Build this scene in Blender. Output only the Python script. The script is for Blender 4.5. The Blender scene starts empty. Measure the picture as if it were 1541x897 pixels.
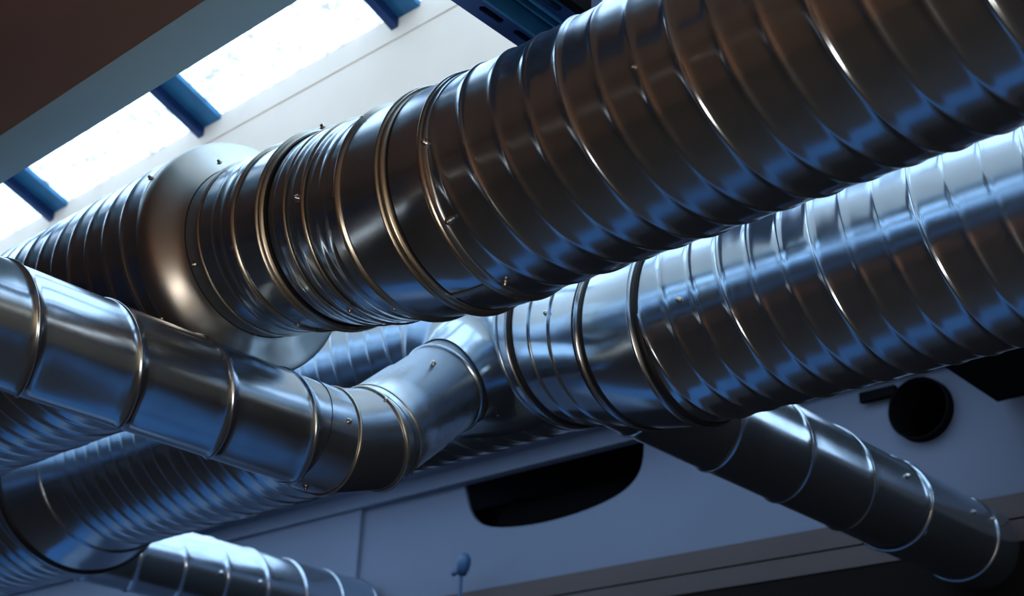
import bpy, bmesh, math, random
from mathutils import Vector, Matrix
random.seed(4)
C = bpy.context.scene.collection
PI = math.pi
H = 1.6                                    # eye height above the floor; verts below are written relative to the eye

# ------------------------------------------------------------------ camera
R_ = [[0.7378349090024747, 0.26187054497888684, 0.6221120998098096],
      [0.6737145644092346, -0.3421565162754577, -0.6550096213591963],
      [0.04133198229198723, 0.9024149467083882, -0.4288810221927657]]
cam = bpy.data.cameras.new('camera'); camo = bpy.data.objects.new('camera', cam); C.objects.link(camo)
M = Matrix(R_).to_4x4(); M.translation = Vector((0, 0, H))
camo.matrix_world = M
cam.sensor_width = 36; cam.lens = 48.367; cam.clip_start = 0.05
cam.dof.use_dof = True; cam.dof.focus_distance = 3.0; cam.dof.aperture_fstop = 4.0
bpy.context.scene.camera = camo

# ------------------------------------------------------------------ view + world + lights
vs = bpy.context.scene.view_settings
vs.view_transform = 'Standard'; vs.look = 'None'; vs.gamma = 1; vs.exposure = 0.0; vs.use_curve_mapping = False
wd = bpy.data.worlds.new('world'); bpy.context.scene.world = wd; wd.use_nodes = True
wd.node_tree.nodes['Background'].inputs[0].default_value = (0.25, 0.5, 1, 1)
wd.node_tree.nodes['Background'].inputs[1].default_value = 0.6
SKY = (0.58, 0.83, 1.12); SKY_E = 2.6      # daylight coming through the frosted rooflight panes

def area(name, loc, target, size, col, power, size_y=None):
    l = bpy.data.lights.new(name, 'AREA'); l.shape = 'RECTANGLE'; l.size = size; l.size_y = size_y or size
    l.color = col; l.energy = power
    o = bpy.data.objects.new(name, l); C.objects.link(o); o.location = Vector(loc) + Vector((0, 0, H))
    o.rotation_euler = (Vector(target) - Vector(loc)).to_track_quat('-Z', 'Y').to_euler()
    return o
area('warm_side_fill', (2.4, -0.6, 0.3), (-2.5, 1.5, 1.5), 1.0, (1.0, 0.84, 0.62), 8, 2.6)  # unseen warm fill, added for golden reflections on the raised rims
area('slab_fill', (1.6, -1.4, -1.3), (-2.6, 0.6, 2.0), 1.6, (1.0, 0.84, 0.72), 65, 1.6)  # fill added out of view to lift the dark slab underside
area('right_wall_fill', (1.7, 0.4, 0.6), (3.0, 0.4, 0.6), 1.2, (1.0, 0.80, 0.56), 34, 1.6)  # added fill, unseen; makes the right wall glow warm in the metal
sp = bpy.data.lights.new('front_wall_fill', 'SPOT'); sp.color = (1.0, 0.66, 0.38); sp.energy = 260; sp.spot_size = 1.5; sp.spot_blend = .8; sp.shadow_soft_size = .08  # unseen spot, added to warm the front wall mirrored in the ducts
spo = bpy.data.objects.new('front_wall_fill', sp); C.objects.link(spo); spo.location = (1.8, -1.2, 1.7 + H)
spo.rotation_euler = (Vector((-4.5, -3.0, -0.9)) - Vector((1.8, -1.2, 1.7))).to_track_quat('-Z', 'Y').to_euler()

# ------------------------------------------------------------------ materials
def mat(name, col, rough=0.6, metal=0.0, noise=0.0, nscale=5.0, spec=0.5, bump=0.0):
    m = bpy.data.materials.new(name); m.use_nodes = True; nt = m.node_tree; b = nt.nodes['Principled BSDF']
    b.inputs['Base Color'].default_value = (*col, 1); b.inputs['Roughness'].default_value = rough
    b.inputs['Metallic'].default_value = metal; b.inputs['Specular IOR Level'].default_value = spec
    if noise:
        tc = nt.nodes.new('ShaderNodeTexCoord'); nz = nt.nodes.new('ShaderNodeTexNoise'); nz.inputs['Scale'].default_value = nscale
        nz.inputs['Detail'].default_value = 5
        cr = nt.nodes.new('ShaderNodeValToRGB')
        cr.color_ramp.elements[0].position = .3; cr.color_ramp.elements[1].position = .7
        cr.color_ramp.elements[0].color = (*[c * (1 - noise) for c in col], 1)
        cr.color_ramp.elements[1].color = (*[min(1, c * (1 + noise)) for c in col], 1)
        nt.links.new(tc.outputs['Object'], nz.inputs['Vector']); nt.links.new(nz.outputs['Fac'], cr.inputs['Fac'])
        nt.links.new(cr.outputs['Color'], b.inputs['Base Color'])
        if bump:
            bp = nt.nodes.new('ShaderNodeBump'); bp.inputs['Strength'].default_value = bump; bp.inputs['Distance'].default_value = .01
            nt.links.new(nz.outputs['Fac'], bp.inputs['Height']); nt.links.new(bp.outputs['Normal'], b.inputs['Normal'])
    return m

def galv(name, col, r0, r1, aniso_scale=(6, 6, 6), dirt=0.14, metal=.92):
    """galvanised sheet steel: metal with cloudy roughness and dusty patches"""
    m = bpy.data.materials.new(name); m.use_nodes = True; nt = m.node_tree; b = nt.nodes['Principled BSDF']; L = nt.links.new
    b.inputs['Metallic'].default_value = metal
    tc = nt.nodes.new('ShaderNodeTexCoord'); mp = nt.nodes.new('ShaderNodeMapping'); mp.inputs['Scale'].default_value = tuple(a * .6 for a in aniso_scale)
    L(tc.outputs['Object'], mp.inputs['Vector'])
    n1 = nt.nodes.new('ShaderNodeTexNoise'); n1.inputs['Scale'].default_value = 1.0; n1.inputs['Detail'].default_value = 3; n1.inputs['Roughness'].default_value = .6
    L(mp.outputs['Vector'], n1.inputs['Vector'])
    n2 = nt.nodes.new('ShaderNodeTexNoise'); n2.inputs['Scale'].default_value = 60.0; n2.inputs['Detail'].default_value = 3
    L(tc.outputs['Object'], n2.inputs['Vector'])
    mr = nt.nodes.new('ShaderNodeMapRange'); mr.inputs['From Min'].default_value = .35; mr.inputs['From Max'].default_value = .68
    mr.inputs['To Min'].default_value = r0; mr.inputs['To Max'].default_value = r1
    L(n1.outputs['Fac'], mr.inputs['Value']); L(mr.outputs['Result'], b.inputs['Roughness'])
    cr = nt.nodes.new('ShaderNodeValToRGB'); cr.color_ramp.elements[0].position = .38; cr.color_ramp.elements[1].position = .66
    cr.color_ramp.elements[0].color = (*col, 1); cr.color_ramp.elements[1].color = (*[c * (1 - dirt) for c in col], 1)
    mx = nt.nodes.new('ShaderNodeMix'); mx.data_type = 'FLOAT'; mx.inputs[0].default_value = .12
    L(n1.outputs['Fac'], mx.inputs[2]); L(n2.outputs['Fac'], mx.inputs[3]); L(mx.outputs[0], cr.inputs['Fac'])
    L(cr.outputs['Color'], b.inputs['Base Color'])
    return m

STEEL = galv('galvanised_steel', (0.56, 0.69, 0.82), 0.14, 0.25)
STEEL_D = galv('dusty_galvanised_steel', (0.55, 0.65, 0.75), 0.16, 0.26, metal=.94)
RISER = galv('matt_galvanised_steel', (0.60, 0.72, 0.84), 0.24, 0.34, metal=.93)
BRASSY = galv('worn_steel_rim', (0.58, 0.57, 0.50), 0.22, 0.34)
CONE = galv('brushed_steel_cone', (0.60, 0.61, 0.58), 0.30, 0.42)
SCREW = mat('zinc_screw', (0.6, 0.6, 0.58), .3, 1.0)
GASKET = mat('black_rubber_gasket', (0.012, 0.012, 0.014), .5)
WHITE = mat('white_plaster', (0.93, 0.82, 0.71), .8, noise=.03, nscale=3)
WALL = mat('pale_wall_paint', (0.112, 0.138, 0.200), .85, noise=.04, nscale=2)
BROWN = mat('brown_ceiling_board', (0.24, 0.135, 0.095), .6, noise=.12, nscale=1.5)
BEAMP = mat('grey_beam_paint', (0.40, 0.66, 0.80), .7, noise=.04, nscale=2)
BOARD = mat('grey_brown_board', (0.045, 0.032, 0.032), .7, noise=.1, nscale=2)
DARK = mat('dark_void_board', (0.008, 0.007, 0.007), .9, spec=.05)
BLACK = mat('black_painted_metal', (0.004, 0.004, 0.005), .8, spec=.03)
BLUEP = mat('blue_painted_steel', (0.025, 0.15, 0.30), .35, 0.3, noise=.2, nscale=12)
NAVY = mat('navy_steel_and_bar_shade', (0.012, 0.04, 0.14), .35, 0.4, noise=.2, nscale=12)  # navy paint; on the glazing bars it carries their shaded face
DFLOOR = mat('dark_floor', (0.05, 0.032, 0.022), .6)
LIT_PATCH = mat('painted_daylight_pale', (0.40, 0.48, 0.58), .6)  # daylight on the floor painted as a paler colour
LIT_STRIP = mat('painted_daylight_blue', (0.09, 0.29, 0.58), .6, noise=.2, nscale=1.2)  # daylight on the floor put into a blue base colour
FRONTW = mat('dark_brown_wall', (0.22, 0.10, 0.05), .7, noise=.3, nscale=1)
NAVYW = mat('navy_wall', (0.03, 0.07, 0.20), .6, noise=.1, nscale=1)
VALVE = mat('dark_blue_valve_paint', (0.02, 0.07, 0.16), .5)
TANW = mat('tan_wall', (0.42, 0.34, 0.24), .8, noise=.1, nscale=1)

def pane_mat():
    m = bpy.data.materials.new('frosted_skylit_glass'); m.use_nodes = True; nt = m.node_tree; b = nt.nodes['Principled BSDF']; L = nt.links.new
    tc = nt.nodes.new('ShaderNodeTexCoord')
    nz = nt.nodes.new('ShaderNodeTexNoise'); nz.inputs['Scale'].default_value = 14; nz.inputs['Detail'].default_value = 8; nz.inputs['Roughness'].default_value = .7
    L(tc.outputs['Object'], nz.inputs['Vector'])
    cr = nt.nodes.new('ShaderNodeValToRGB'); e = cr.color_ramp.elements
    e[0].position = .38; e[0].color = (0.27, 0.20, 0.16, 1); e[1].position = .53; e[1].color = (1, 1, 1, 1)
    L(nz.outputs['Fac'], cr.inputs['Fac'])
    mx = nt.nodes.new('ShaderNodeMix'); mx.data_type = 'RGBA'; mx.blend_type = 'MULTIPLY'; mx.inputs[0].default_value = 1
    L(cr.outputs['Color'], mx.inputs[6]); mx.inputs[7].default_value = (*SKY, 1)
    L(mx.outputs[2], b.inputs['Emission Color']); b.inputs['Emission Strength'].default_value = SKY_E
    b.inputs['Base Color'].default_value = (.7, .75, .8, 1); b.inputs['Roughness'].default_value = .3
    return m
PANE = pane_mat()

# ------------------------------------------------------------------ object helpers
def rings_to_bm(rings, close=True, caps=False):
    """rings: list of lists of points (all same length, closed loops)"""
    bm = bmesh.new(); V = [[bm.verts.new(p) for p in r] for r in rings]
    k = len(rings[0])
    for a, b in zip(V, V[1:]):
        for i in range(k):
            j = (i + 1) % k
            bm.faces.new((a[i], a[j], b[j], b[i]))
    if caps:
        bm.faces.new(V[0][::-1]); bm.faces.new(V[-1])
    bmesh.ops.recalc_face_normals(bm, faces=bm.faces)
    return bm

def link(name, bm, m, parent=None, smooth=True, origin=None):
    me = bpy.data.meshes.new(name)
    if parent is not None: org = Vector(parent['_o'])
    else: org = Vector(origin) if origin is not None else Vector((0, 0, 0))
    bmesh.ops.translate(bm, verts=bm.verts, vec=-org)
    bm.to_mesh(me); bm.free(); me.materials.append(m)
    if smooth:
        for p in me.polygons: p.use_smooth = True
    o = bpy.data.objects.new(name, me); C.objects.link(o)
    if parent is not None:
        o.parent = parent; o['_o'] = list(org)
    else:
        o.location = org + Vector((0, 0, H)); o['_o'] = list(org)
    return o

def thing(name, origin, label, cat, group=None):
    o = bpy.data.objects.new(name, None); C.objects.link(o); o.empty_display_size = .1
    o['_o'] = list(origin); o.location = Vector(origin) + Vector((0, 0, H))
    o['label'] = label; o['category'] = cat
    if group: o['group'] = group
    return o

def struct(name, bm, m, parent=None, smooth=False):
    o = link(name, bm, m, parent, smooth)
    if parent is None: o['kind'] = 'structure'
    return o

def box(x0, x1, y0, y1, z0, z1, bm=None):
    bm = bm or bmesh.new()
    v = [bm.verts.new((x, y, z)) for x in (x0, x1) for y in (y0, y1) for z in (z0, z1)]
    for f in ((0, 1, 3, 2), (4, 6, 7, 5), (0, 4, 5, 1), (2, 3, 7, 6), (0, 2, 6, 4), (1, 5, 7, 3)):
        bm.faces.new([v[i] for i in f])
    return bm

def frame_of(t):
    t = Vector(t).normalized()
    a = Vector((0, 0, 1)) if abs(t.z) < .9 else Vector((0, 1, 0))
    if abs(t.x) > .7: a = Vector((0, 1, 0))
    e1 = (a - t * a.dot(t)).normalized(); e2 = t.cross(e1)
    return t, e1, e2

def lathe(p, t, prof, n=96):
    """prof: list of (s, r) along the axis through p with direction t"""
    p = Vector(p); t, e1, e2 = frame_of(t)
    return rings_to_bm([[p + t * s + (e1 * math.cos(2 * PI * i / n) + e2 * math.sin(2 * PI * i / n)) * r for i in range(n)] for s, r in prof])

def path_lathe(pf, prof, n=96):
    """pf(s) -> (centre, tangent); prof as above"""
    rs = []
    for s, r in prof:
        p, t = pf(s); t = Vector(t).normalized(); e1 = Vector((0, 1, 0)); e1 = (e1 - t * e1.dot(t)).normalized(); e2 = t.cross(e1)
        rs.append([p + (e1 * math.cos(2 * PI * i / n) + e2 * math.sin(2 * PI * i / n)) * r for i in range(n)])
    return rings_to_bm(rs)

def bead(s, r, w, h, k=7):
    return [(s + w * (i / (k - 1) - .5), r + h * math.sin(PI * i / (k - 1))) for i in range(k)]

def gauss(x, c, w): return math.exp(-((x - c) / w) ** 2)

def spiral(p, axis, x0, x1, r, pitch, phase, hand=1, ribs=True, n=88, m=14, seam_h=.0045, seam_w=.0055, rib_h=.0030, rib_w=.0085):
    """lock-seam spiral pipe; the mesh follows the helix. axis 'X' or 'Y'; phase = axial position of a seam at angle 0"""
    rings = []
    k0 = math.floor((x0 - phase) / pitch) - 1; k1 = math.ceil((x1 - phase) / pitch) + 1
    ss = []
    rb_ = [c / 3 + j * rib_w / pitch for c in (1, 2) for j in (-2, -1.4, -1, -.7, -.35, 0, .35, .7, 1, 1.4, 2)] if ribs else []
    fr = sorted(set([i / m for i in range(m) if not ribs or min(abs(i / m - 1 / 3), abs(i / m - 2 / 3)) > 2.2 * rib_w / pitch] + rb_ + [j * seam_w / pitch / 2 for j in (0, .5, 1, 1.6, 2.4)] + [1 - j * seam_w / pitch / 2 for j in (.5, 1, 1.6, 2.4)]))
    def hh(f):
        g = seam_h * (gauss(f * pitch, 0, seam_w) + gauss((f - 1) * pitch, 0, seam_w))
        if ribs:
            g += rib_h * (gauss(f * pitch, pitch / 3, rib_w) + gauss(f * pitch, 2 * pitch / 3, rib_w))
        return g
    rows = [(phase + (k + f) * pitch, hh(f)) for k in range(k0, k1 + 1) for f in fr]
    bm = bmesh.new()
    V = []
    for s, h in rows:
        ring = []
        for i in range(n + 1):
            th = 2 * PI * i / n
            a = s + hand * pitch * i / n
            a = min(max(a, x0), x1)
            rr = r + h
            if axis == 'X': q = (a, p[1] + rr * math.cos(th), p[2] + rr * math.sin(th))
            else: q = (p[0] + rr * math.cos(th), a, p[2] + rr * math.sin(th))
            ring.append(bm.verts.new(q))
        V.append(ring)
    for a, b in zip(V, V[1:]):
        for i in range(n):
            q = (a[i], a[i + 1], b[i + 1], b[i])
            ax = 0 if axis == 'X' else 1
            c = [w.co[ax] for w in q]
            if max(c) - min(c) < 1e-7: continue
            bm.faces.new(q)
    bmesh.ops.delete(bm, geom=[v for v in bm.verts if not v.link_faces], context='VERTS')
    bmesh.ops.remove_doubles(bm, verts=bm.verts, dist=1e-5)
    bmesh.ops.recalc_face_normals(bm, faces=bm.faces)
    return bm

def screw(parent, pos, nrm, size=.0085):
    """hex washer-head sheet-metal screw"""
    pos = Vector(pos); t, e1, e2 = frame_of(nrm)
    prof = [(-.004, size * .3), (0, size * 1.0), (.0015, size * 1.0), (.0025, size * .62), (.008, size * .58), (.0095, size * .4), (.0096, .0002)]
    k = 12
    rs = []
    for s, r in prof:
        rs.append([pos + t * s + (e1 * math.cos(2 * PI * i / k) + e2 * math.sin(2 * PI * i / k)) * r for i in range(k)])
    return link('screw', rings_to_bm(rs), SCREW, parent)

def ray_hit(px, py, p, axis, r):
    """point on a cylinder seen at a place of the scene measured from the camera's position"""
    f = 2070.377
    d = Matrix(R_) @ Vector((px - 770.5, -(py - 448.5), -f)); d.normalize()
    p = Vector(p); a = Vector(axis).normalized()
    dp = d - a * d.dot(a); op = -p + a * p.dot(a)
    A = dp.dot(dp); B = 2 * dp.dot(op); Cc = op.dot(op) - r * r; D = B * B - 4 * A * Cc
    t = (-B - math.sqrt(D)) / (2 * A) if D > 0 else -B / (2 * A)
    q = d * t; foot = p + a * (q - p).dot(a)
    return q, (q - foot).normalized()

# ------------------------------------------------------------------ setting
XL, XR, YF, YB = -12.0, 3.0, -3.0, 5.2
ZC = 2.42
struct('floor', box(XL, XR, YF, YB + 2, -1.7, -1.6), DFLOOR)
struct('floor_light_strip', box(XL, XR, 2.95, 3.90, -1.6, -1.59), LIT_STRIP)  # blue strip stands for daylight falling on the floor below the ducts
struct('floor_light_patch', box(XL, -6.4, 3.95, YB, -1.6, -1.585), LIT_PATCH)  # pale colour stands for the broadly lit floor at the left
struct('wall_left', box(XL - .1, XL, YF, YB, -1.6, 4.3), WALL)
struct('wall_right', box(XR, XR + .1, YF, YB, -1.6, 4.3), TANW)
struct('wall_front_left', box(XL, -6.2, YF - .1, YF, -1.6, 2.0), NAVYW)
struct('wall_front', box(-6.2, XR, YF - .1, YF, -1.6, 2.0), FRONTW)
# deep slab over the viewer, brown underneath, pale painted edge strip, then the light well
struct('ceiling', box(XL, XR, YF, 1.40, 2.0, 4.3), BROWN)
struct('trim_1', box(XL, XR, 1.40, 1.54, 1.999, 4.3), BEAMP)
# far ceiling with its upstand wall (two boards, a thin joint between them)
YW = 2.945; ZG = 3.406; ZJ = 3.282
XW2 = -0.6
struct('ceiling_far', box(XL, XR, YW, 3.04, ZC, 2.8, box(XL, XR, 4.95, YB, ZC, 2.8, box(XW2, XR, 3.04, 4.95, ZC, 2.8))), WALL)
added_roof = link('added_rooflight', box(XL, XW2, 3.04, 3.06, ZC, ZC + .058, box(XL, XW2, 4.93, 4.95, ZC, ZC + .058)), NAVY, smooth=False); added_roof['kind'] = 'structure'  # added glowing rooflight, hidden behind the ducts, to brighten their reflections
struct('wall_light_well', box(XL, XR, YW, YW + .1, 2.8, ZJ - .004, box(XL, XR, YW + .004, YW + .1, ZJ - .004, ZJ + .004, box(XL, XR, YW - .003, YW + .1, ZJ + .004, 4.3))), WHITE)
struct('trim_2', box(XL, XR, YW - .0005, YW, ZC, 2.8), WHITE)
struct('wall_light_well_near', box(XL, XR, 1.538, 1.542, 2.05, 4.3), WHITE)

# rooflight: sloping frosted panes between blue glazing bars
def gz(y): return ZG + (YW - y) * 0.364
win = link('window_1', box(XL, XR, 1.54, 1.58, gz(1.58) - .05, gz(1.58) + .10), NAVY, smooth=False); win['kind'] = 'structure'
MX = [-4.765 + 1.307 * k for k in range(-5, 6)]
edges = [XL] + MX + [XR]
def slab_prism(x0, x1, y0, y1, dz0, dz1):
    bm = bmesh.new()
    v = [bm.verts.new((x, y, gz(y) + dz)) for x in (x0, x1) for y in (y0, y1) for dz in (dz0, dz1)]
    for f in ((0, 1, 3, 2), (4, 6, 7, 5), (0, 4, 5, 1), (2, 3, 7, 6), (0, 2, 6, 4), (1, 5, 7, 3)):
        bm.faces.new([v[i] for i in f])
    return bm
for a, b in zip(edges, edges[1:]):
    if b - a > .05: link('pane', slab_prism(a, b, 1.54, YW, 0.0, .02), PANE, win, False)
for x in MX:
    bar = link('glazing_bar', slab_prism(x - .036, x + .085, 1.54, YW, -.026, -.001), BLUEP, win, False)
    link('bar_stem', slab_prism(x - .075, x - .036, 1.54, YW, -.07, -.001), NAVY, win, False)  # backlit shade of the bar put into the navy colour

xs = [XL + (XW2 - XL) / 8 * k for k in range(9)]
for a, b in zip(xs, xs[1:]):
    link('pane', box(a + .02, b - .02, 3.06, 4.93, ZC + .04, ZC + .055), PANE, added_roof, False)
    link('glazing_bar', box(b - .02, min(XW2, b + .02), 3.06, 4.93, ZC + .02, ZC + .058), NAVY, added_roof, False)
# far wall with its openings
def wall_with_holes(outer, holes, y, depth):
    cu = bpy.data.curves.new('w', 'CURVE'); cu.dimensions = '2D'; cu.fill_mode = 'BOTH'; cu.extrude = depth / 2
    for pts in [outer] + holes:
        sp = cu.splines.new('POLY'); sp.points.add(len(pts) - 1); sp.use_cyclic_u = True
        for q, (x, z) in zip(sp.points, pts): q.co = (x, z, 0, 1)
    ob = bpy.data.objects.new('w', cu); C.objects.link(ob)
    me = bpy.data.meshes.new_from_object(ob.evaluated_get(bpy.context.evaluated_depsgraph_get()))
    bpy.data.objects.remove(ob); bm = bmesh.new(); bm.from_mesh(me)
    for v in bm.verts:
        x, z, d = v.co; v.co = (x, y + depth / 2 + d, z)
    return bm
def smooth_poly(pts, it=2):
    for _ in range(it):
        out = []
        for i, a in enumerate(pts):
            b = pts[(i + 1) % len(pts)]
            out += [(a[0] * .75 + b[0] * .25, a[1] * .75 + b[1] * .25), (a[0] * .25 + b[0] * .75, a[1] * .25 + b[1] * .75)]
        pts = out
    return pts
hole = [(-5.245, 2.352), (-5.225, 2.28), (-5.17, 2.14), (-5.04, 2.055), (-4.72, 2.018), (-4.40, 2.03), (-4.15, 2.075), (-4.03, 2.14), (-3.98, 2.24), (-3.985, 2.352)]
inner = [hole[0]] + [hole[0]] + smooth_poly(hole[1:-1], 2)[1:-2] + [hole[-1]]
inner = [hole[0]]
h2 = hole
for i in range(1, len(h2) - 1):
    a, b, c = Vector(h2[i - 1]), Vector(h2[i]), Vector(h2[i + 1])
    for t in (0, .25, .5, .75):
        q0 = (a + b) / 2 if i > 1 else a; q2 = (b + c) / 2 if i < len(h2) - 2 else c
        q = q0 * (1 - t) ** 2 + b * 2 * t * (1 - t) + q2 * t * t
        inner.append((q.x, q.y))
inner.append(hole[-1])
rc = (-2.487, 2.158); rr = .140
circ = [(rc[0] + rr * math.cos(2 * PI * i / 40), rc[1] + rr * math.sin(2 * PI * i / 40)) for i in range(40)]
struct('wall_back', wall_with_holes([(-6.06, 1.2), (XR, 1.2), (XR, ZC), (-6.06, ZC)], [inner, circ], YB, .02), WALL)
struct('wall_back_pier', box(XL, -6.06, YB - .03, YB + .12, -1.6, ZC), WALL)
struct('wall_back_low', box(-6.06, XR, YB, YB + .12, -1.6, 1.2), DARK)
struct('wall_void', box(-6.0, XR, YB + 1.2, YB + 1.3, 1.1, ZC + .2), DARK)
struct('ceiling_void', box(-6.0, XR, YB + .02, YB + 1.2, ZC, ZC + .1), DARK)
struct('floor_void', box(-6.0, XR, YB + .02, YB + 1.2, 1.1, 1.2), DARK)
added_win = link('added_window', box(-1.25, -1.20, YB - .03, YB, 1.72, 2.40, box(.95, 1.0, YB - .03, YB, 1.72, 2.40, box(-1.2, .95, YB - .03, YB, 1.72, 1.76, box(-1.2, .95, YB - .03, YB, 2.36, 2.40)))), NAVY, smooth=False); added_win['kind'] = 'structure'  # added glowing window, out of view, to brighten the lower right branch
link('pane', box(-1.2, .95, YB - .015, YB - .005, 1.76, 2.36), PANE, added_win, False)
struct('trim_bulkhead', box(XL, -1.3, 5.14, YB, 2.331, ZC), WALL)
# brown ledge along the far wall, three stepped boards over black
struct('trim_3', box(-6.06, XR, YB - .10, YB, 1.60, 1.695, box(-6.06, XR, YB - .12, YB, 1.50, 1.585, box(-6.06, XR, YB - .085, YB, 1.585, 1.60))), BOARD)
struct('trim_4', box(-6.06, XR, YB - .115, YB, 1.0, 1.50), DARK)
struct('trim_5', box(-2.135, -1.45, 4.2, 5.14, 2.10, ZC), BLACK)

# ------------------------------------------------------------------ near main duct (A)
AR = (1.825, 1.473); AL = (1.900, 1.647); ALR = .3230
A = thing('main_duct', (0, AR[0], AR[1]), 'large galvanised spiral duct nearest the rooflight, crossing the top of the frame', 'duct')
P1 = Vector((-2.715, 1.875, 1.630)); P2 = Vector((-1.82, AR[0], AR[1])); LAB = P2.x - P1.x
def rA(x): return .2280 + (.2475 - .2280) * min(1, max(0, (x - P1.x) / LAB))
def make_path(P1, P2):
    L_ = P2.x - P1.x; d = P2 - P1
    def f(x):
        if x >= P2.x: return Vector((x, P2.y, P2.z)), Vector((1, 0, 0))
        if x <= P1.x: return Vector((x, P1.y, P1.z)), Vector((1, 0, 0))
        u = (x - P1.x) / L_; w = u * u * (3 - 2 * u) * .5 + u * .5; dw = .5 * 6 * u * (1 - u)
        return Vector((x, P1.y + d.y * w, P1.z + d.z * w)), Vector((L_, d.y * dw, d.z * dw))
    return f
pathA = make_path(P1, P2)
link('spiral_pipe', spiral((0, *AR), 'X', -1.80, XR - .02, .2475, .25, -1.535, 1), STEEL, A)
link('spiral_pipe', spiral((0, *AL), 'X', XL + .02, -2.785, ALR - .002, .25, -3.02, 1), STEEL, A)
# big collar + reducing cone
def cone_rings(pa, ta, ra, pb, tb, rb, k=10, bulge=.0, n=96):
    rs = []
    for j in range(k + 1):
        u = j / k; p = pa.lerp(pb, u); t = ta.lerp(tb, u).normalized(); r = ra + (rb - ra) * (u * u * (3 - 2 * u) * .5 + u * .5) + bulge * math.sin(PI * u)
        e1 = Vector((0, 1, 0)); e1 = (e1 - t * e1.dot(t)).normalized(); e2 = t.cross(e1)
        rs.append([p + (e1 * math.cos(2 * PI * i / n) + e2 * math.sin(2 * PI * i / n)) * r for i in range(n)])
    return rs
pA, tA = pathA(-2.70)
rs = [[Vector((x, AL[0] + r * math.cos(2 * PI * i / 96), AL[1] + r * math.sin(2 * PI * i / 96))) for i in range(96)] for x, r in ((-2.825, ALR - .003), (-2.82, ALR + .001), (-2.80, ALR + .002), (-2.785, ALR + .0015))]
rs += cone_rings(Vector((-2.777, *AL)), Vector((1, 0, 0)), ALR, pA, tA, .2330, 10, .0)
link('reducer', rings_to_bm(rs), CONE, A)
# offset fitting, built of gored segments with raised joints
def prof_segment(x0, x1, r, step=.02):
    k = max(2, int((x1 - x0) / step)); return [(x0 + (x1 - x0) * i / k, r) for i in range(k + 1)]
def radd(prof): return [(x, rA(x) + dr) for x, dr in prof]
link('offset_fitting', path_lathe(pathA, radd(prof_segment(-2.72, -2.31, .003))), STEEL, A)
link('coupling_sleeve', path_lathe(pathA, radd(prof_segment(-2.31, -2.03, .001))), STEEL, A)
link('elbow_segment', path_lathe(pathA, radd(prof_segment(-2.03, -1.885, .004))), STEEL, A)
link('coupling_sleeve', path_lathe(pathA, radd(prof_segment(-1.885, -1.752, .006) + [(-1.750, .001)])), STEEL, A)
for x, w, h, m_ in ((-2.635, .012, .004, BRASSY), (-2.465, .016, .007, BRASSY), (-2.235, .010, .004, BRASSY), (-2.16, .012, .005, BRASSY), (-2.03, .018, .009, BRASSY), (-1.770, .016, .006, BRASSY)):
    link('seam_bead', path_lathe(pathA, radd(bead(x, .004, w, h))), m_, A)
for x in (-2.335, -1.885):
    link('flange_ring', path_lathe(pathA, radd(bead(x - .007, .003, .014, .014) + bead(x + .007, .003, .014, .011))), BRASSY, A)
    link('gasket', path_lathe(pathA, radd(bead(x + .020, .004, .012, .003, 5))), GASKET, A)
# soft swages on the sleeves
link('swage_ribs', path_lathe(pathA, radd(bead(-2.275, .0012, .03, .0018) + bead(-2.20, .0012, .025, .0016) + bead(-2.125, .0012, .03, .002) + bead(-2.09, .0012, .03, .002))), STEEL, A)
link('swage_ribs', path_lathe(pathA, radd(bead(-2.555, .0032, .03, .0015) + bead(-2.51, .0032, .03, .0015))), STEEL, A)
# lap seam strip
def lap(pf, x0, x1, r, ang, w=.006, h=.003):
    rs = []
    for j in range(7):
        x = x0 + (x1 - x0) * j / 6; p, t = pf(x); t = t.normalized(); e1 = Vector((0, 1, 0)); e1 = (e1 - t * e1.dot(t)).normalized(); e2 = t.cross(e1)
        ring = []
        for da, rr_ in ((-w / r, r - .002), (-w / r, r + h), (w / r, r + h), (w / r, r - .002)):
            a = ang + da; ring.append(p + (e1 * math.cos(a) + e2 * math.sin(a)) * rr_)
        rs.append(ring)
    return rings_to_bm(rs, caps=True)
link('lap_seam', lap(pathA, -1.87, -1.775, .2535, math.radians(-98)), BRASSY, A, False)
def ascrew(px, py):
    q, nn = None, None
    x = None
    p, t = pathA(-2.3)
    for _ in range(6):
        q, nn = ray_hit(px, py, p, t, rA(q.x if q else -2.3) + .004); p, t = pathA(q.x)
    screw(A, q, nn)
for s_ in ((640, 215), (760, 425), (547, 180), (447, 298), (507, 293), (527, 465), (594, 462), (449, 486), (383, 509), (353, 372), (292, 398), (331, 245), (486, 192), (675, 333)): ascrew(*s_)
for s_ in ((227, 268), (243, 480)):
    q, nn = ray_hit(*s_, (0, *AL), (1, 0, 0), ALR); screw(A, q, nn)
q, nn = ray_hit(955, 102, (0, *AR), (1, 0, 0), .249); screw(A, q, nn, .006)
link('support_strap', lathe((0, *AR), (1, 0, 0), [(-.575, .248), (-.575, .262), (-.535, .262), (-.535, .248)]), BLACK, A, False)

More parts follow.
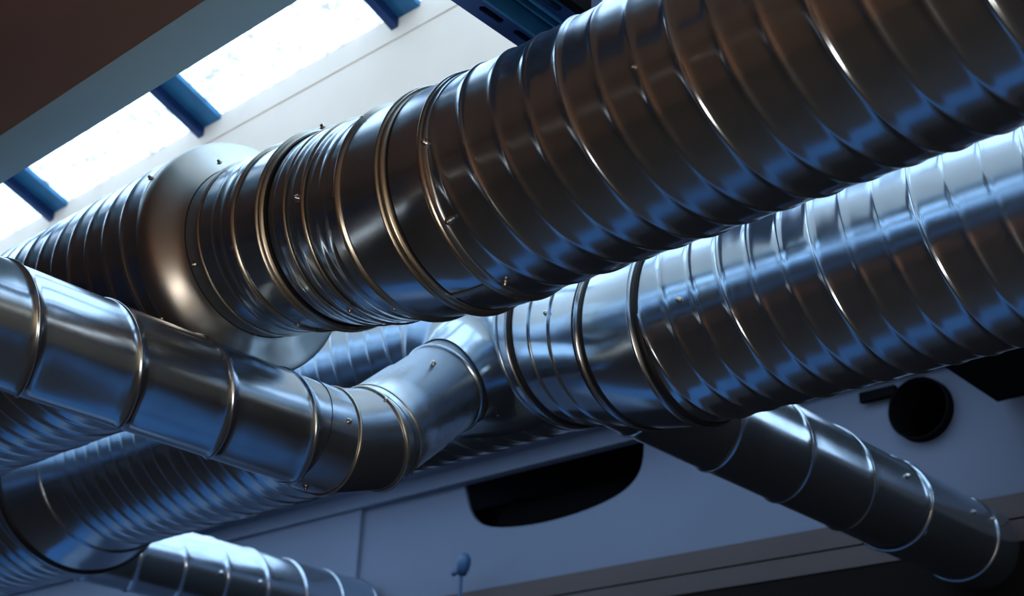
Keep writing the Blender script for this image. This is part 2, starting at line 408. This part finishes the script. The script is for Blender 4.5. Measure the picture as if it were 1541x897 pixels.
# ------------------------------------------------------------------ far main duct (B)
BR = (2.67, 1.47); BL = (2.940, 1.795); BLR = .3505
Bd = thing('main_duct', (0, BR[0], BR[1]), 'second large spiral duct running behind and below the first, pale blue along its top', 'duct')
Q1 = Vector((-2.52, 2.81, 1.645)); Q2 = Vector((-1.86, *BR))
pathB = make_path(Q1, Q2)
link('spiral_pipe', spiral((0, *BR), 'X', -1.885, XR - .02, .2475, .25, -1.762 , 1), STEEL, Bd)
link('spiral_pipe', spiral((0, *BL), 'X', -4.96, -2.58, BLR, .245, -3.14, 1), STEEL, Bd)
pB, tB = pathB(-2.47)
rs = [[Vector((x, BL[0] + r * math.cos(2 * PI * i / 96), BL[1] + r * math.sin(2 * PI * i / 96))) for i in range(96)] for x, r in ((-2.62, BLR), (-2.615, BLR + .005), (-2.59, BLR + .006))]
rs += cone_rings(Vector((-2.58, *BL)), Vector((1, 0, 0)), BLR + .004, pB, tB, .256, 8, .0)
link('reducer', rings_to_bm(rs), STEEL, Bd)
link('elbow_segment', path_lathe(pathB, prof_segment(-2.49, -2.40, .252)), STEEL, Bd)
link('coupling_sleeve', path_lathe(pathB, prof_segment(-2.40, -2.06, .250)), STEEL, Bd)
link('elbow_segment', path_lathe(pathB, prof_segment(-2.06, -1.888, .253)), STEEL, Bd)
for x, w, h in ((-2.475, .012, .004), (-2.29, .012, .005), (-2.19, .012, .005)):
    link('seam_bead', path_lathe(pathB, bead(x, .2505, w, h)), STEEL, Bd)
for x in (-2.405, -2.065, -1.895):
    link('flange_ring', path_lathe(pathB, bead(x, .252, .014, .012)), STEEL_D, Bd)
    link('gasket', path_lathe(pathB, bead(x + .014, .252, .018, .006, 5)), GASKET, Bd)
link('gasket', path_lathe(pathB, bead(-2.08, .252, .010, .006, 5)), GASKET, Bd)
for s_ in ((822, 471), (885, 464)):
    p, t = pathB(-2.2); q, nn = ray_hit(*s_, p, t, .253); screw(Bd, q, nn)
q, nn = ray_hit(1021, 451, (0, *BR), (1, 0, 0), .25); screw(Bd, q, nn)
# still wider duct at the far left, with its reducer and dark rim
BW = .418
link('spiral_pipe', spiral((0, *BL), 'X', XL + .02, -5.33, BW, .25, -5.42, 1), STEEL, Bd)
link('reducer', lathe((0, *BL), (1, 0, 0), [(x * .98, r - .007) for x, r in ((-5.44, BW), (-5.435, BW + .013), (-5.41, BW + .013), (-5.40, BW + .005), (-5.34, .408), (-5.26, .385), (-5.18, .366), (-5.10, .357), (-5.04, .3545), (-5.02, .3545), (-5.018, .349))]), STEEL, Bd)
link('gasket', lathe((0, *BL), (1, 0, 0), bead(-5.29, BW - .002, .03, .012, 5)), GASKET, Bd)
link('flange_ring', lathe((0, *BL), (1, 0, 0), bead(-5.08, .355, .03, .014)), STEEL, Bd)

# ------------------------------------------------------------------ branch ducts
def mitre_path(pts, rfun, n=64):
    """rings at the nodes of a polyline; each ring lies in the bisecting plane"""
    rs = []
    for i, p in enumerate(pts):
        a = (pts[i] - pts[i - 1]).normalized() if i else (pts[1] - pts[0]).normalized()
        b = (pts[i + 1] - pts[i]).normalized() if i < len(pts) - 1 else a
        nb = (a + b).normalized(); e1 = Vector((1, 0, 0)); e2 = a.cross(e1).normalized()
        ring = []
        for k in range(n):
            th = 2 * PI * k / n; q = p + (e1 * math.cos(th) + e2 * math.sin(th)) * rfun
            q = q - a * ((q - p).dot(nb) / a.dot(nb)); ring.append(q)
        rs.append(ring)
    return rs
def tube_ring(ring, centre, tr, k=8):
    """raised bead following a ring of points"""
    n = len(ring); rs = []
    for i in range(n):
        p = ring[i]; t = (ring[(i + 1) % n] - ring[i - 1]).normalized(); o = (p - centre); o = (o - t * o.dot(t)).normalized(); b = t.cross(o)
        rs.append([p + (o * math.cos(2 * PI * j / k) + b * math.sin(2 * PI * j / k)) * tr for j in range(k)])
    rs.append(rs[0]); return rings_to_bm(rs)

kc = .98; CX, CZ, CR = -2.75 * kc, 1.21 * kc, .139 * kc
Cb = thing('branch_duct', (CX, 0, CZ), 'slim spiral branch duct passing under the first large duct and bending up into the second', 'duct')
link('spiral_pipe', spiral((CX, 0, CZ), 'Y', YF, 2.075, CR, .26 * kc, (1.268 - .52) * kc, -1, ribs=False, m=12, seam_h=.0045, seam_w=.0055), STEEL_D, Cb)
E0 = Vector((CX, 2.25, CZ)); c45 = (Vector((CX, *BL)) - E0).normalized(); J1 = Vector((CX, 2.155, CZ)); J2 = E0 + c45 * .07
top = Vector((CX, BL[0], BL[1])) - c45 * (BLR - .006)
jr = mitre_path([Vector((CX, 2.06, CZ)), J1, J2, J2 + c45 * .10], CR + .002)
link('coupling_sleeve', rings_to_bm([jr[0], jr[1]]), STEEL_D, Cb)
link('elbow_segment', rings_to_bm([jr[1], jr[2]]), STEEL_D, Cb)
link('elbow_outlet', rings_to_bm([jr[2], [q + c45 * 0 for q in jr[3]]]), RISER, Cb)
link('seam_bead', tube_ring(jr[1], J1, .006), BRASSY, Cb)
link('seam_bead', tube_ring(jr[2], J2, .007), BRASSY, Cb)
upd = (top - J2).length
link('riser_pipe', lathe(J2, c45, [(.03, CR + .0035), (.20, CR + .0035), (.202, CR - .001), (upd - .01, CR - .001)], 64), RISER, Cb)
link('seam_bead', lathe(J2 + c45 * .05, c45, bead(0, CR + .003, .010, .003), 64), BRASSY, Cb)
link('seam_bead', lathe(J2 + c45 * (upd - .16), c45, bead(0, CR, .012, .005), 64), STEEL_D, Cb)
# saddle: flared collar running out into a plate that hugs the big duct
e1 = Vector((1, 0, 0)); e2 = c45.cross(e1).normalized(); ax = Vector((CX, BL[0], BL[1])); n_ = 72; rs = []
for rho, lift, proj in ((CR + .003, .13, 0), (CR + .003, .10, 0), (CR + .004, .070, .4), (CR + .009, .042, .6), (CR + .018, .022, .8), (CR + .034, .011, .9), (CR + .06, .007, 1), (CR + .09, .006, 1), (CR + .115, .0055, 1), (CR + .117, -.002, 1)):
    ring = []
    for k in range(n_):
        th = 2 * PI * k / n_; s = CR and rho
        sq = 1 if rho < CR + .07 else (1 / max(abs(math.cos(th)), abs(math.sin(th)))) ** .55
        u, v = s * sq * math.cos(th), s * sq * math.sin(th)
        v = max(-.33, min(.33, v))
        hgt = math.sqrt(max(.0001, (BLR + .0035 + lift) ** 2 - v * v)) if proj else math.sqrt((BLR + .0035) ** 2 - v * v) + lift
        # arc length along the plate for the outer rows
        ring.append(ax - c45 * hgt + e1 * u + e2 * v)
    rs.append(ring)
link('saddle', rings_to_bm(rs), STEEL, Cb)
for s_ in ((642, 520), (712, 507), (713, 528), (750, 622)):
    q, nn = ray_hit(*s_, (0, *BL), (1, 0, 0), BLR + .010); screw(Cb, q, nn)
for s_ in ((525, 634), (460, 732)):
    q, nn = ray_hit(*s_, (CX, 0, CZ), (0, 1, 0), CR + .002); screw(Cb, q, nn)
for s_ in ((580, 603), (652, 547)):
    q, nn = ray_hit(*s_, J2, c45, CR + .001); screw(Cb, q, nn)

k_ = 1.14; DX, DZ, DR = -1.975 * k_, 1.31 * k_, .139 * k_
Db = thing('branch_duct', (DX, BR[0], DZ), 'slim spiral branch duct leaving the second large duct towards the lower right corner', 'duct')
link('spiral_pipe', spiral((DX, 0, DZ), 'Y', BR[0] + .12, 4.40, DR, .385, 3.585 - .385, -1, ribs=False, m=12, seam_h=.0055, seam_w=.007), STEEL_D, Db)
link('coupling_sleeve', lathe((DX, 0, DZ), (0, 1, 0), [(4.36, DR + .003), (4.9, DR + .003)], 64), STEEL_D, Db)
link('seam_bead', lathe((DX, 4.375, DZ), Vector((.0, 1, .06)), bead(0, DR, .022, .010), 64), STEEL, Db)
link('flange_ring', lathe((DX, 4.90, DZ), (0, 1, 0), bead(0, DR, .02, .010), 64), STEEL_D, Db)
link('spiral_pipe', spiral((DX, 0, DZ), 'Y', 4.88, YB, DR, .385, 3.585 - .385, -1, ribs=False, m=12), STEEL_D, Db)
for s_ in ((1366, 716), (1465, 770), (1494, 781)):
    q, nn = ray_hit(*s_, (DX, 0, DZ), (0, 1, 0), DR + .004); screw(Db, q, nn, .010)

EX, EZ, ER = -4.6 * 1.3, 1.31 * 1.3, .139 * 1.3
Eb = thing('branch_duct', (EX, BL[0], EZ), 'spiral branch duct in the bottom left corner, half hidden behind the second large duct', 'duct')
link('spiral_pipe', spiral((EX, 0, EZ), 'Y', BL[0] + .25, YB - .06, ER, .26, 3.84 - .26, -1, ribs=False, m=12, seam_h=.006, seam_w=.007), STEEL_D, Eb)
for s_ in ((333, 862), (392, 876)):
    q, nn = ray_hit(*s_, (EX, 0, EZ), (0, 1, 0), ER + .002); screw(Eb, q, nn, .012)

# ------------------------------------------------------------------ slotted support channel under the slab
S = thing('support_channel', (-1.75, 1.5, 1.93), 'blue slotted steel support channel reaching over the top duct below the white upstand', 'support')
def slotted(x0, x1, y0, y1, z0, z1, slots, slot_x0, slot_x1):
    """flat strip with a row of round-ended slots cut right through"""
    holes = []
    for yc in slots:
        hw = (slot_x1 - slot_x0) / 2; xc = (slot_x0 + slot_x1) / 2; hl = .028
        pts = []
        for i in range(9): a = PI * i / 8; pts.append((xc + hw * math.cos(a), yc + hl + hw * math.sin(a)))
        for i in range(9): a = PI + PI * i / 8; pts.append((xc + hw * math.cos(a), yc - hl + hw * math.sin(a)))
        holes.append(pts)
    bm = wall_with_holes([(x0, y0), (x1, y0), (x1, y1), (x0, y1)], holes, 0, z1 - z0)
    for v in bm.verts:
        x, d, y = v.co; v.co = (x, y, z0 + d)
    return bm
sl = [1.0 + .115 * i for i in range(13)]
sx0, sx1, sy0, sy1 = -1.855, -1.650, .5, 2.55
link('slotted_flange', slotted(sx0, sx0 + .062, sy0, sy1, 1.930, 1.934, sl, sx0 + .026, sx0 + .044), NAVY, S, False)
link('slotted_flange', slotted(sx1 - .060, sx1, sy0, sy1, 1.930, 1.934, [y + .05 for y in sl], sx1 - .046, sx1 - .028), NAVY, S, False)
link('channel_web', box(sx0, sx1, sy0, sy1, 1.985, 2.0, box(sx0, sx0 + .004, sy0, sy1, 1.934, 1.985, box(sx1 - .004, sx1, sy0, sy1, 1.934, 1.985))), NAVY, S, False)
link('inner_rail', box(sx0 + .058, sx0 + .066, sy0, sy1, 1.925, 1.985, box(sx1 - .066, sx1 - .058, sy0, sy1, 1.925, 1.985, box(sx0 + .095, sx0 + .10, sy0, sy1, 1.95, 1.985))), BLUEP, S, False)
link('end_bracket', box(sx1 - .002, sx1 + .022, 1.84, 1.93, 1.91, 1.96, box(sx1, sx1 + .012, .9, 1.86, 1.94, 1.955)), BLACK, S, False)
link('hanger_rod', box(-1.758, -1.748, 2.50, 2.51, 1.99, ZC), NAVY, S, False)

# ------------------------------------------------------------------ small things on the far wall
V = thing('valve_stem', (-5.05, 5.10, 1.695), 'small blue valve on a thin upright stem standing on the brown ledge', 'valve')
link('stem', lathe((-5.055, 5.03, 1.50), (0, 0, 1), [(0, .011), (.28, .011)], 12), VALVE, V)
link('valve_body', lathe((-5.05, 5.03, 1.765), (.15, 0, 1), [(0, .001), (.001, .022), (.03, .034), (.06, .040), (.095, .036), (.115, .018), (.116, .001)], 20), VALVE, V)
link('handle', lathe((-5.05, 5.03, 1.79), (-1, 0, -.1), [(0, .010), (.05, .010), (.055, .016), (.065, .016), (.066, .001)], 12), VALVE, V)

G = thing('dark_duct', (-4.6, YB + .45, 2.0), 'black duct end inside the long dark opening in the far wall', 'duct')
link('pipe', lathe((-5.6, YB + .42, 2.09), (1, 0, 0), [(0, .001), (0, .24), (.46, .24), (.462, .25), (.48, .25), (.482, .24), (1.7, .24), (1.7, .001)], 48), BLACK, G)
K = thing('round_wall_duct', (rc[0], YB, rc[1]), 'short black round duct stub set into the far wall above the lower right branch', 'duct')
link('collar', lathe((rc[0], YB - .05, rc[1]), (0, 1, 0), [(.5, .130), (0, .130), (0, .1385), (.5, .1385)], 48), BLACK, K)
link('end_cap', lathe((rc[0], YB - .04, rc[1]), (0, 1, 0), [(.34, .001), (.34, .137), (.35, .137)], 48), BLACK, K)
link('damper_arm', box(rc[0] - .27, rc[0] - .10, YB - .05, YB - .02, rc[1] + .085, rc[1] + .13), BLACK, K, False)

for o in bpy.data.objects:
    if '_o' in o: del o['_o']
